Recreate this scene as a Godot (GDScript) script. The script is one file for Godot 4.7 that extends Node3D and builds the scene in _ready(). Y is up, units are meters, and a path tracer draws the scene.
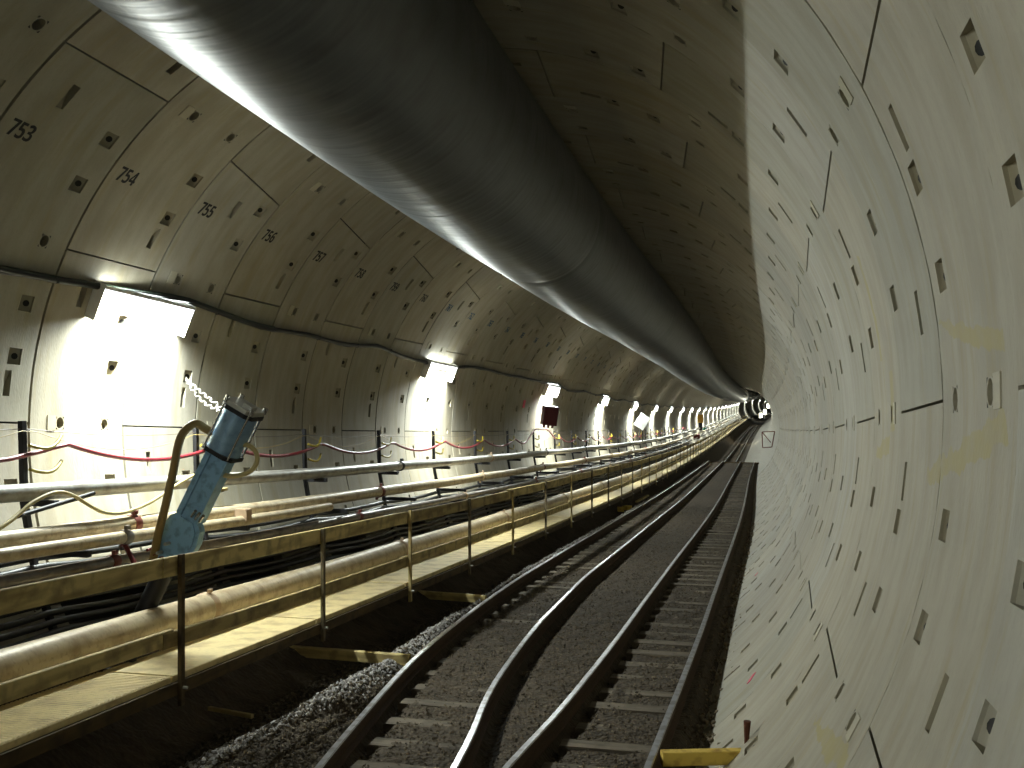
extends Node3D
# A railway tunnel under construction. Cross-sections are given in ring widths (1 ring = S metres) to the right of and above
# the tunnel's centre line, and z in ring widths along it.
const S := 1.4
const EYE := 2.8
const R := 2.5553
const D0 := 4.7338
const NZ := [0.0, 6.0, 12.0, 20.0, 35.0, 60.0, 110.0, 250.0]
const KX := [0.000041, 0.004418, 0.001846, -0.002532, 0.000608, -0.000012, 0.000328, 0.000136]
const KY := [-0.012756, 0.002525, 0.001272, -0.000293, 0.000951, 0.000192, 0.000233, -0.0004]
const ZA := -16.0
const DZ := 0.25
var cxs := PackedFloat32Array()
var cys := PackedFloat32Array()
var sxs := PackedFloat32Array()
var sys := PackedFloat32Array()
var M := {}
var rng := RandomNumberGenerator.new()
var used := {}
const ORD := ["first", "second", "third", "fourth", "fifth", "sixth", "seventh", "eighth", "ninth", "tenth", "eleventh", "twelfth", "thirteenth", "fourteenth", "fifteenth", "sixteenth", "seventeenth", "eighteenth", "nineteenth", "twentieth", "twenty-first", "twenty-second", "twenty-third", "twenty-fourth", "twenty-fifth", "twenty-sixth", "twenty-seventh", "twenty-eighth", "twenty-ninth", "thirtieth"]

# ---------------------------------------------------------------- the line of the tunnel
func curvature(k: Array, z: float) -> float:
	if z <= NZ[0]:
		return k[0] * exp(z * 0.4)
	for i in NZ.size() - 1:
		if z < NZ[i + 1]:
			return lerpf(k[i], k[i + 1], (z - NZ[i]) / (NZ[i + 1] - NZ[i]))
	return k[-1]

func walk_line(k: Array, s0: float, c0: float) -> Array:
	var n := int((330.0 - ZA) / DZ) + 1
	var s := PackedFloat32Array()
	var c := PackedFloat32Array()
	s.resize(n)
	c.resize(n)
	var i0 := int(-ZA / DZ)
	s[i0] = s0
	c[i0] = c0
	for i in range(i0 + 1, n):
		var z := ZA + i * DZ
		s[i] = s[i - 1] + (curvature(k, z) + curvature(k, z - DZ)) / 2 * DZ
		c[i] = c[i - 1] + (s[i] + s[i - 1]) / 2 * DZ
	for i in range(i0 - 1, -1, -1):
		var z := ZA + i * DZ
		s[i] = s[i + 1] - (curvature(k, z) + curvature(k, z + DZ)) / 2 * DZ
		c[i] = c[i + 1] - (s[i] + s[i + 1]) / 2 * DZ
	return [s, c]

func at(t: PackedFloat32Array, z: float) -> float:
	var x := clampf((z - ZA) / DZ, 0.0, t.size() - 1.001)
	var i := int(x)
	return lerpf(t[i], t[i + 1], x - i)

func P(a: float, b: float, z: float) -> Vector3:
	return Vector3((at(cxs, z) + a) * S, (at(cys, z) + b) * S + EYE, -z * S)

func frame(z: float) -> Transform3D:
	var f := Vector3(at(sxs, z), at(sys, z), -1.0).normalized()
	var r := f.cross(Vector3.UP).normalized()
	return Transform3D(Basis(r, r.cross(f), -f), P(0, 0, z))

func upright(z: float) -> Transform3D:
	var f := Vector3(at(sxs, z), 0.0, -1.0).normalized()
	return Transform3D(Basis(f.cross(Vector3.UP), Vector3.UP, -f), P(0, 0, z))

func W(deg: float, z: float, off := 0.0) -> Vector3:   # a point on the lining, off ring widths inside it
	var t := deg_to_rad(deg)
	return P((R - off) * cos(t), (R - off) * sin(t), z)

# ---------------------------------------------------------------- objects
func numbered(called: String) -> String:
	var n: int = used.get(called, -1) + 1
	used[called] = n
	return called if n == 0 else "%s_%03d" % [called, n]

func tag(o: Node, label: String, category: String, group := "", kind := "") -> void:
	if label:
		o.set_meta("label", label)
	if category:
		o.set_meta("category", category)
	if group:
		o.set_meta("group", group)
	if kind:
		o.set_meta("kind", kind)

func thing(called: String, label: String, category: String, where: Vector3, group := "") -> Node3D:
	var o := Node3D.new()
	o.name = numbered(called)
	o.position = where
	add_child(o)
	tag(o, label, category, group)
	return o

func mb() -> SurfaceTool:
	var st := SurfaceTool.new()
	st.begin(Mesh.PRIMITIVE_TRIANGLES)
	return st

func obj(called: String, st: SurfaceTool, m: Material, parent: Node3D = null, local := false) -> MeshInstance3D:
	var o := MeshInstance3D.new()
	var mesh: ArrayMesh = st.commit()
	if not local:
		var box := mesh.get_aabb()
		var base := Vector3(box.get_center().x, box.position.y, box.get_center().z) if parent == null else parent.global_position
		var t := mb()
		t.append_from(mesh, 0, Transform3D(Basis(), -base))
		mesh = t.commit()
		if parent == null:
			o.position = base
	o.mesh = mesh
	o.material_override = m
	if parent == null:
		o.name = numbered(called)
		add_child(o)
	else:
		o.name = called
		parent.add_child(o, true)
	return o

func structure(o: Node) -> Node:
	o.set_meta("kind", "structure")
	return o

# ---------------------------------------------------------------- shapes
func sweep(st: SurfaceTool, path: Array, prof: Array, smooth := true, sizes: Array = [], caps := true) -> void:
	var t := mb()
	t.set_smooth_group(0 if smooth else -1)
	var n := prof.size()
	var rows := []
	var length := 0.0
	var keep := Vector3.UP
	for i in path.size():
		var d: Vector3 = (path[mini(i + 1, path.size() - 1)] - path[maxi(i - 1, 0)]).normalized()
		var ref := keep if absf(d.dot(keep)) < 0.95 else Vector3(0.3, 0.1, 1).normalized()
		var r := d.cross(ref).normalized()
		var u := r.cross(d)
		if absf(d.dot(Vector3.UP)) > 0.8 or keep != Vector3.UP:
			keep = u
		var k: float = sizes[i] if i < sizes.size() else 1.0
		var row := []
		for p in prof:
			row.append(path[i] + r * p.x * k + u * p.y * k)
		rows.append(row)
	for i in path.size() - 1:
		var step: float = path[i].distance_to(path[i + 1])
		for j in n:
			var j1 := (j + 1) % n
			var q := [[rows[i][j], length, j], [rows[i][j1], length, j + 1], [rows[i + 1][j1], length + step, j + 1], [rows[i + 1][j], length + step, j]]
			for c in [0, 1, 2, 0, 2, 3]:
				t.set_uv(Vector2(q[c][1], float(q[c][2]) / n))
				t.add_vertex(q[c][0])
		length += step
	if caps:
		t.set_smooth_group(-1)
		for e in [0, path.size() - 1]:
			for j in range(1, n - 1):
				for c in ([0, j + 1, j] if e == 0 else [0, j, j + 1]):
					t.set_uv(Vector2(0, 0))
					t.add_vertex(rows[e][c])
	t.generate_normals()
	st.append_from(t.commit(), 0, Transform3D())

func circle(r: float, n := 12) -> Array:
	var a := []
	for i in n:
		a.append(Vector2(cos(TAU * i / n), sin(TAU * i / n)) * r)
	return a

func rect(w: float, h: float) -> Array:
	return [Vector2(w / 2, -h / 2), Vector2(w / 2, h / 2), Vector2(-w / 2, h / 2), Vector2(-w / 2, -h / 2)]

func soft_rect(w: float, h: float, c: float) -> Array:
	var x := w / 2
	var y := h / 2
	return [Vector2(x, -y + c), Vector2(x, y - c), Vector2(x - c, y), Vector2(-x + c, y), Vector2(-x, y - c), Vector2(-x, -y + c), Vector2(-x + c, -y), Vector2(x - c, -y)]

func tube(st: SurfaceTool, path: Array, r: float, n := 10) -> void:
	sweep(st, path, circle(r, n))

func bx(st: SurfaceTool, x: Transform3D, size: Vector3, c := 0.0) -> void:
	if c <= 0.0:
		c = minf(size.x, minf(size.y, size.z)) * 0.08
	if absf(x.basis.y.dot(Vector3.UP)) > 0.999 and absf(x.basis.z.y) < 0.02:
		sweep(st, [x * Vector3(0, 0, size.z / 2), x * Vector3(0, 0, -size.z / 2)], soft_rect(size.x, size.y, c), false)
	else:
		boxy(st, x, size)

func boxy(st: SurfaceTool, x: Transform3D, size: Vector3) -> void:
	var b := BoxMesh.new()
	b.size = size
	st.append_from(b, 0, x)

func cyl(st: SurfaceTool, p: Vector3, q: Vector3, r: float, n := 12, r2 := -1.0) -> void:
	sweep(st, [p, q], circle(r, n), true, [1.0, 1.0 if r2 < 0 else r2 / r])

func spline(pts: Array, each := 6) -> Array:
	var out := []
	for i in pts.size() - 1:
		var p0 = pts[maxi(i - 1, 0)]
		var p3 = pts[mini(i + 2, pts.size() - 1)]
		for k in each:
			var t := float(k) / each
			out.append(pts[i].cubic_interpolate(pts[i + 1], p0, p3, t))
	out.append(pts[-1])
	return out

func along(a: float, b: float, z0: float, z1: float, step := 0.5) -> Array:
	var out := []
	var z := z0
	while z < z1 - 0.01:
		out.append(P(a, b, z))
		z += step * (1.0 if z < 30 else 3.0)
	out.append(P(a, b, z1))
	return out

func table(t: Array, z: float) -> float:
	for i in t.size() - 1:
		if z <= t[i + 1][0]:
			var p = t[maxi(i - 1, 0)]
			var q = t[mini(i + 2, t.size() - 1)]
			return cubic_interpolate_in_time(t[i][1], t[i + 1][1], p[1] if i > 0 else 2 * t[i][1] - t[i + 1][1], q[1] if i + 2 < t.size() else 2 * t[i + 1][1] - t[i][1], (z - t[i][0]) / (t[i + 1][0] - t[i][0]), t[i + 1][0] - t[i][0], (p[0] - t[i][0]) if i > 0 else -(t[i + 1][0] - t[i][0]), (q[0] - t[i][0]) if i + 2 < t.size() else 2 * (t[i + 1][0] - t[i][0]))
	return t[-1][1]

# ---------------------------------------------------------------- materials
func grain(seed_: int, freq: float, w: int, h: int, octaves := 4) -> Image:
	var n := FastNoiseLite.new()
	n.seed = seed_
	n.frequency = freq
	n.fractal_octaves = octaves
	n.noise_type = FastNoiseLite.TYPE_SIMPLEX_SMOOTH
	return n.get_seamless_image(w, h)

func tex(im: Image) -> ImageTexture:
	im.generate_mipmaps()
	return ImageTexture.create_from_image(im)

func blend(base: Color, layers: Array, size := 256) -> ImageTexture:   # layers: [noise image, colour it shifts to, threshold, strength]
	var im := Image.create(size, size, false, Image.FORMAT_RGB8)
	for y in size:
		for x in size:
			var c := base
			for l in layers:
				var v: float = l[0].get_pixel(x, y).r
				c = c.lerp(l[1], clampf((v - l[2]) / (1.0 - l[2]), 0, 1) * l[3])
			im.set_pixel(x, y, c)
	return tex(im)

func stretched(im: Image, w: int, h: int) -> Image:
	im.resize(w, h, Image.INTERPOLATE_CUBIC)
	return im

func mat(key: String, c: Color, rough := 0.8, metal := 0.0, t: Texture2D = null, scale := 1.0, bump: Texture2D = null, depth := 0.3, uv := false) -> StandardMaterial3D:
	var m := StandardMaterial3D.new()
	m.resource_name = key
	m.albedo_color = c
	m.roughness = rough
	m.metallic = metal
	m.albedo_texture = t
	if bump:
		m.heightmap_enabled = true
		m.heightmap_texture = bump
		m.heightmap_scale = depth
	if not uv:
		m.uv1_triplanar = true
		m.uv1_world_triplanar = true
	m.uv1_scale = Vector3.ONE * scale
	M[key] = m
	return m

func glow(key: String, c: Color, e: float) -> StandardMaterial3D:
	var m := mat(key, c, 0.5)
	m.emission_enabled = true
	m.emission = c
	m.emission_energy_multiplier = e
	return m

func materials() -> void:
	var streak := stretched(grain(3, 0.012, 512, 128, 3), 512, 512)
	var blotch := grain(5, 0.008, 512, 512, 5)
	var fine := grain(8, 0.12, 512, 512, 3)
	var rusty := stretched(grain(12, 0.018, 512, 128, 4), 512, 512)
	var concrete := blend(Color(0.705, 0.68, 0.62), [[streak, Color(0.615, 0.595, 0.535), 0.4, 0.55], [blotch, Color(0.625, 0.595, 0.52), 0.38, 0.85], [fine, Color(0.56, 0.55, 0.5), 0.55, 0.35], [rusty, Color(0.64, 0.59, 0.45), 0.62, 0.6]], 512)
	var fine_t := tex(fine)
	for i in 4:
		var m := mat("concrete_%d" % i, [Color(0.97, 0.97, 0.97), Color(0.95, 0.94, 0.92), Color(0.92, 0.92, 0.895), Color(0.97, 0.955, 0.92)][i], 0.62, 0.0, concrete, 1.0, fine_t, 0.12, true)
		m.vertex_color_use_as_albedo = true
		m.uv1_offset = Vector3(0.0, i * 0.27, 0)
		m.metallic_specular = 0.4
	var g1 := grain(21, 0.02, 256, 256, 5)
	var g2 := grain(22, 0.09, 256, 256, 4)
	var g3 := stretched(grain(23, 0.04, 32, 256, 4), 256, 256)
	var n1 := tex(g1)
	var n2 := tex(g2)
	mat("grout", Color(0.16, 0.155, 0.14), 0.95)
	mat("duct", Color(0.32, 0.34, 0.36), 0.42, 0.0, blend(Color(0.95, 0.95, 0.95), [[g1, Color(0.7, 0.7, 0.68), 0.45, 0.8]]), 0.35, tex(stretched(grain(31, 0.05, 256, 24, 3), 256, 256)), 0.45, true)
	M.duct.uv1_scale = Vector3(0.45, 1.0, 1)
	mat("ballast", Color(0.86, 0.81, 0.73), 0.95, 0.0, blend(Color(0.33, 0.3, 0.26), [[g1, Color(0.21, 0.185, 0.15), 0.4, 0.9], [g2, Color(0.42, 0.38, 0.32), 0.55, 0.9]]), 0.7, n2, 3.0)
	mat("stone", Color(0.35, 0.315, 0.26), 0.9)
	M.stone.vertex_color_use_as_albedo = true
	mat("pale_gravel", Color(0.8, 0.79, 0.79), 0.9)
	M.pale_gravel.vertex_color_use_as_albedo = true
	mat("rail_steel", Color(0.8, 0.8, 0.82), 0.3, 0.9, blend(Color(0.95, 0.95, 0.95), [[g1, Color(0.62, 0.58, 0.54), 0.45, 0.8]]), 1.2)
	mat("rail_rust", Color(0.34, 0.27, 0.2), 0.85, 0.1, blend(Color(0.9, 0.85, 0.8), [[g2, Color(0.5, 0.4, 0.32), 0.45, 0.9]]), 2.0)
	mat("sleeper_wood", Color(1, 1, 1), 0.9, 0.0, blend(Color(0.42, 0.38, 0.32), [[g3, Color(0.27, 0.24, 0.2), 0.45, 0.9], [g1, Color(0.3, 0.27, 0.22), 0.5, 0.8]]), 0.9, tex(g3), 0.6)
	var timber := blend(Color(0.83, 0.75, 0.55), [[g3, Color(0.56, 0.48, 0.33), 0.42, 0.85], [g1, Color(0.47, 0.41, 0.31), 0.5, 0.75]])
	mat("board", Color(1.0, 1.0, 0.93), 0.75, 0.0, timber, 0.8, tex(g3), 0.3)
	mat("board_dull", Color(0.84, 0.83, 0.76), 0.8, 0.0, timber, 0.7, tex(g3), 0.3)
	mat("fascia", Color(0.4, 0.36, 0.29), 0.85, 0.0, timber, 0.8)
	mat("deck", Color(1, 1, 1), 0.7, 0.0, blend(Color(0.87, 0.79, 0.58), [[g1, Color(0.66, 0.57, 0.42), 0.45, 0.85], [g2, Color(0.62, 0.56, 0.43), 0.6, 0.5]]), 0.6, n2, 0.15)
	mat("post", Color(0.46, 0.42, 0.34), 0.75, 0.1, blend(Color(0.9, 0.88, 0.8), [[g1, Color(0.45, 0.4, 0.34), 0.4, 0.9]]), 1.5)
	mat("black_steel", Color(0.11, 0.105, 0.115), 0.6, 0.4)
	mat("pipe_grey", Color(1, 1, 1), 0.42, 0.15, blend(Color(0.62, 0.61, 0.58), [[g1, Color(0.44, 0.41, 0.36), 0.45, 0.85], [g2, Color(0.5, 0.44, 0.36), 0.6, 0.6]]), 0.9, n2, 0.1)
	mat("pipe_warm", Color(1, 1, 1), 0.45, 0.1, blend(Color(0.76, 0.7, 0.58), [[g1, Color(0.55, 0.46, 0.35), 0.45, 0.85], [g2, Color(0.4, 0.33, 0.26), 0.6, 0.6]]), 0.8, n2, 0.15)
	mat("pipe_dark", Color(0.5, 0.48, 0.46), 0.38, 0.4, blend(Color(0.95, 0.92, 0.88), [[g1, Color(0.55, 0.5, 0.45), 0.42, 0.9]]), 0.9)
	mat("coupling_red", Color(0.42, 0.19, 0.14), 0.6, 0.2)
	mat("coupling_pale", Color(0.66, 0.57, 0.47), 0.6, 0.3)
	mat("hose_red", Color(0.46, 0.11, 0.14), 0.45)
	mat("hook_yellow", Color(0.56, 0.49, 0.12), 0.55)
	mat("cable_black", Color(0.055, 0.06, 0.055), 0.5)
	mat("cable_green", Color(0.07, 0.13, 0.07), 0.5)
	mat("wire_brown", Color(0.32, 0.26, 0.22), 0.6)
	mat("wire_yellow", Color(0.6, 0.52, 0.3), 0.6)
	mat("blue_paint", Color(0.5, 0.66, 0.79), 0.4, 0.15, blend(Color(1, 1, 1), [[g1, Color(0.6, 0.62, 0.62), 0.5, 0.7]]), 2.0)
	mat("blue_cylinder", Color(0.56, 0.69, 0.81), 0.22, 0.35, blend(Color(1, 1, 1), [[g1, Color(0.7, 0.72, 0.74), 0.5, 0.6]]), 2.0)
	mat("alloy", Color(0.68, 0.67, 0.63), 0.4, 0.7)
	mat("chrome", Color(0.78, 0.78, 0.78), 0.2, 0.95)
	mat("bolt_red", Color(0.42, 0.14, 0.12), 0.5, 0.3)
	mat("hose_tan", Color(0.5, 0.41, 0.22), 0.55)
	mat("hose_cream", Color(0.72, 0.66, 0.46), 0.55)
	mat("number_black", Color(0.07, 0.07, 0.065), 0.8)
	mat("number_blue", Color(0.16, 0.29, 0.4), 0.8)
	mat("paint_pink", Color(0.85, 0.28, 0.4), 0.7)
	mat("box_red", Color(0.32, 0.07, 0.1), 0.55)
	mat("frame_red", Color(0.42, 0.2, 0.17), 0.7)
	mat("timber_yellow", Color(0.86, 0.73, 0.33), 0.7, 0.0, blend(Color(1, 1, 1), [[g1, Color(0.6, 0.5, 0.4), 0.5, 0.7]]), 1.5)
	mat("rust", Color(0.36, 0.2, 0.13), 0.85, 0.1)
	mat("sign_white", Color(0.87, 0.88, 0.88), 0.5)
	mat("sign_yellow", Color(0.9, 0.66, 0.12), 0.5)
	mat("green_plastic", Color(0.12, 0.5, 0.36), 0.5)
	mat("fitting", Color(0.8, 0.8, 0.78), 0.5)
	glow("lamp_face", Color(0.97, 0.98, 1.0), 3.0)
	glow("lamp_bulb", Color(0.97, 0.98, 1.0), 6.0)
	glow("work_light", Color(0.98, 0.98, 0.9), 3.0)

# ---------------------------------------------------------------- the lining
const PITCH := 51.43

func quad(st: SurfaceTool, p: Array, n: Array, uv: Array, c: Color) -> void:
	var front: Vector3 = (p[2] - p[0]).cross(p[1] - p[0])
	for i in ([0, 1, 2, 0, 2, 3] if front.dot(n[0]) > 0 else [0, 2, 1, 0, 3, 2]):
		st.set_color(c)
		st.set_uv(uv[i])
		st.set_normal(n[i])
		st.add_vertex(p[i])

func flat(st: SurfaceTool, p: Array, c: Color, uv := Vector2.ZERO) -> void:   # a flat polygon, clockwise from its front
	var n := (p[2] - p[0]).cross(p[1] - p[0]) as Vector3
	n = n.normalized()
	for i in range(1, p.size() - 1):
		for k in [0, i, i + 1]:
			st.set_color(c)
			st.set_uv(uv + Vector2(p[k].x, p[k].y) * 0.2)
			st.set_normal(n)
			st.add_vertex(p[k])

func ring_point(f: float, deg: float, depth := 0.0) -> Vector3:   # in the frame of a ring's middle
	var t := deg_to_rad(deg)
	return Vector3((R + depth) * cos(t), (R + depth) * sin(t), 0.5 - f) * S

func make_segment(j0: Array, j1: Array, centre: float, edge_bolts: bool) -> ArrayMesh:
	# one precast lining segment between the joints j0 and j1 (their angles at its near and far edge), with its pockets
	var st := mb()
	var base := Color(0.8, 0.8, 0.8)
	var gap := 0.13
	var a0: float = (j0[0] + j0[1]) / 2 + gap
	var a1: float = (j1[0] + j1[1]) / 2 - gap
	var pockets := []   # f0, f1, a0, a1, what
	for d in [-16.6, -9.1, 9.1, 16.6]:
		pockets.append([0.755, 0.875, centre + d - 1.15, centre + d + 1.15, "bolt"])
	pockets.append([0.255, 0.335, centre - 0.95, centre + 0.95, "round"])
	pockets.append([0.74, 0.82, centre - 0.95, centre + 0.95, "round"])
	pockets.append([0.165, 0.245, centre - 1.1, centre + 1.1, "patch"])
	pockets.append([0.27, 0.33, centre - 21.3, centre - 17.6, "slot_low"])
	pockets.append([0.75, 0.81, centre + 18.6, centre + 22.2, "slot_high"])
	if edge_bolts:
		pockets.append([0.46, 0.52, centre - 16.6, centre - 13.2, "slot_low"])
	var fs := [0.006, 0.016, 0.984, 0.994]
	var degs := [a0, a0 + 0.2, a1 - 0.2, a1]
	pockets = pockets.filter(func(p): return p[2] > a0 + 0.6 and p[3] < a1 - 0.6)
	for p in pockets:
		fs.append_array([p[0], p[1]])
		degs.append_array([p[2], p[3]])
	var g := a0 + 4.0
	while g < a1 - 1:
		if not pockets.any(func(p): return g > p[2] - 0.4 and g < p[3] + 0.4):
			degs.append(g)
		g += 4.0
	fs.sort()
	degs.sort()
	var turned := func(f: float, a: float) -> float:
		var lo: float = lerpf(j0[0], j0[1], f) + gap - a0
		var hi: float = lerpf(j1[0], j1[1], f) - gap - a1
		return a + lo * clampf(1.0 - (a - a0) / 3.5, 0, 1) + hi * clampf(1.0 - (a1 - a) / 3.5, 0, 1)
	var point := func(f: float, a: float, depth := 0.0) -> Vector3:
		return ring_point(f, turned.call(f, a), depth)
	var inward := func(a: float) -> Vector3:
		return -Vector3(cos(deg_to_rad(a)), sin(deg_to_rad(a)), 0)
	var edge := func(f: float, a: float) -> float:   # the arris is rounded off a little
		return 0.003 if f < 0.01 or f > 0.99 or a < a0 + 0.05 or a > a1 - 0.05 else 0.0
	for i in fs.size() - 1:
		if fs[i + 1] - fs[i] < 0.0001:
			continue
		for j in degs.size() - 1:
			if degs[j + 1] - degs[j] < 0.001:
				continue
			var fm: float = (fs[i] + fs[i + 1]) / 2
			var am: float = (degs[j] + degs[j + 1]) / 2
			if pockets.any(func(p): return fm > p[0] and fm < p[1] and am > p[2] and am < p[3]):
				continue
			var cs := [[fs[i], degs[j]], [fs[i], degs[j + 1]], [fs[i + 1], degs[j + 1]], [fs[i + 1], degs[j]]]
			quad(st, cs.map(func(c): return point.call(c[0], c[1], edge.call(c[0], c[1]))), cs.map(func(c): return inward.call(c[1])), cs.map(func(c): return Vector2(c[0], c[1] / 60.0)), base)
	for k in degs.size() - 1:   # the faces in the ring joints
		for f in [fs[0], fs[-1]]:
			var q := [point.call(f, degs[k], 0.003), point.call(f, degs[k + 1], 0.003), point.call(f, degs[k + 1], 0.09), point.call(f, degs[k], 0.09)]
			flat(st, q, base)
	for k in fs.size() - 1:     # and in the joints between segments
		for a in [a0, a1]:
			var q := [point.call(fs[k], a, 0.003), point.call(fs[k + 1], a, 0.003), point.call(fs[k + 1], a, 0.09), point.call(fs[k], a, 0.09)]
			flat(st, q, base)
	for p in pockets:
		var dark := Color(0.78, 0.77, 0.74)
		var c00: Array = [p[0], p[2]]
		var corner := [[p[0], p[2]], [p[0], p[3]], [p[1], p[3]], [p[1], p[2]]]
		var depth := [0.0, 0.0, 0.0, 0.0]
		match p[4]:
			"bolt": depth = [0.004, 0.004, 0.012, 0.012]
			"slot_low": depth = [0.075, 0.01, 0.01, 0.075]
			"slot_high": depth = [0.01, 0.075, 0.075, 0.01]
			"patch": depth = [-0.004, -0.004, -0.004, -0.004]
			"round": depth = [0.0, 0.0, 0.0, 0.0]
		if p[4] == "round":
			var hole := []
			var rim := []
			var n := 12
			for i in n:
				var t := TAU * i / n
				hole.append([lerpf(p[0], p[1], 0.5 + 0.46 * cos(t)), lerpf(p[2], p[3], 0.5 + 0.46 * sin(t))])
				var m := maxf(absf(cos(t)), absf(sin(t)))
				rim.append([lerpf(p[0], p[1], 0.5 + 0.5 * cos(t) / m), lerpf(p[2], p[3], 0.5 + 0.5 * sin(t) / m)])
			for i in n:
				var i1 := (i + 1) % n
				flat(st, [point.call(rim[i][0], rim[i][1]), point.call(rim[i1][0], rim[i1][1]), point.call(hole[i1][0], hole[i1][1]), point.call(hole[i][0], hole[i][1])], base)
				flat(st, [point.call(hole[i][0], hole[i][1]), point.call(hole[i1][0], hole[i1][1]), point.call(hole[i1][0], hole[i1][1], 0.05), point.call(hole[i][0], hole[i][1], 0.05)], dark)
			flat(st, hole.map(func(h): return point.call(h[0], h[1], 0.05)), Color(0.1, 0.1, 0.1))
			continue
		var top := corner.map(func(c): return point.call(c[0], c[1]))
		var low := []
		for i in 4:
			low.append(point.call(corner[i][0], corner[i][1], depth[i]))
		if p[4] == "bolt":      # the floor falls away and rises again to the face that carries the bolt hole
			var fm := lerpf(p[0], p[1], 0.5)
			var m0 = point.call(fm, p[2], 0.046)
			var m1 = point.call(fm, p[3], 0.046)
			flat(st, [low[0], low[1], m1, m0], dark)
			flat(st, [m0, m1, low[2], low[3]], dark)
			flat(st, [top[0], low[0], m0, low[3], top[3]], dark)
			flat(st, [top[1], low[1], m1, low[2], top[2]], dark)
			flat(st, [top[2], top[3], low[3], low[2]], dark)
			var disc := []
			for i in 10:
				var t := TAU * i / 10
				var u := 0.76 + 0.15 * cos(t)
				disc.append(point.call(lerpf(p[0], p[1], u), lerpf(p[2], p[3], 0.5 + 0.2 * sin(t)), lerpf(0.046, 0.012, (u - 0.5) * 2) - 0.0015))
			flat(st, disc, Color(0.03, 0.03, 0.03))
			continue
		flat(st, low, Color(1, 1, 0.98) if p[4] == "patch" else dark)
		for i in 4:
			var i1 := (i + 1) % 4
			flat(st, [top[i], top[i1], low[i1], low[i]], Color(1, 1, 0.98) if p[4] == "patch" else dark)
	return st.commit()

func stains(marks: Array) -> ImageTexture:   # marks: polygons in (across the ring, round the segment), 0..1
	var im := Image.create(256, 512, false, Image.FORMAT_RGBA8)
	var n := grain(77, 0.025, 256, 512, 4)
	for y in 512:
		for x in 256:
			var v := n.get_pixel(x, y).r
			var p := Vector2(x / 256.0 + (v - 0.5) * 0.05, y / 512.0 + (v - 0.5) * 0.02)
			var a := 0.0
			for m in marks:
				if Geometry2D.is_point_in_polygon(p, m):
					a = clampf(0.35 + v * 0.7, 0, 0.8)
			im.set_pixel(x, y, Color(0.6, 0.55, 0.34, a))
	return tex(im)

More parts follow.
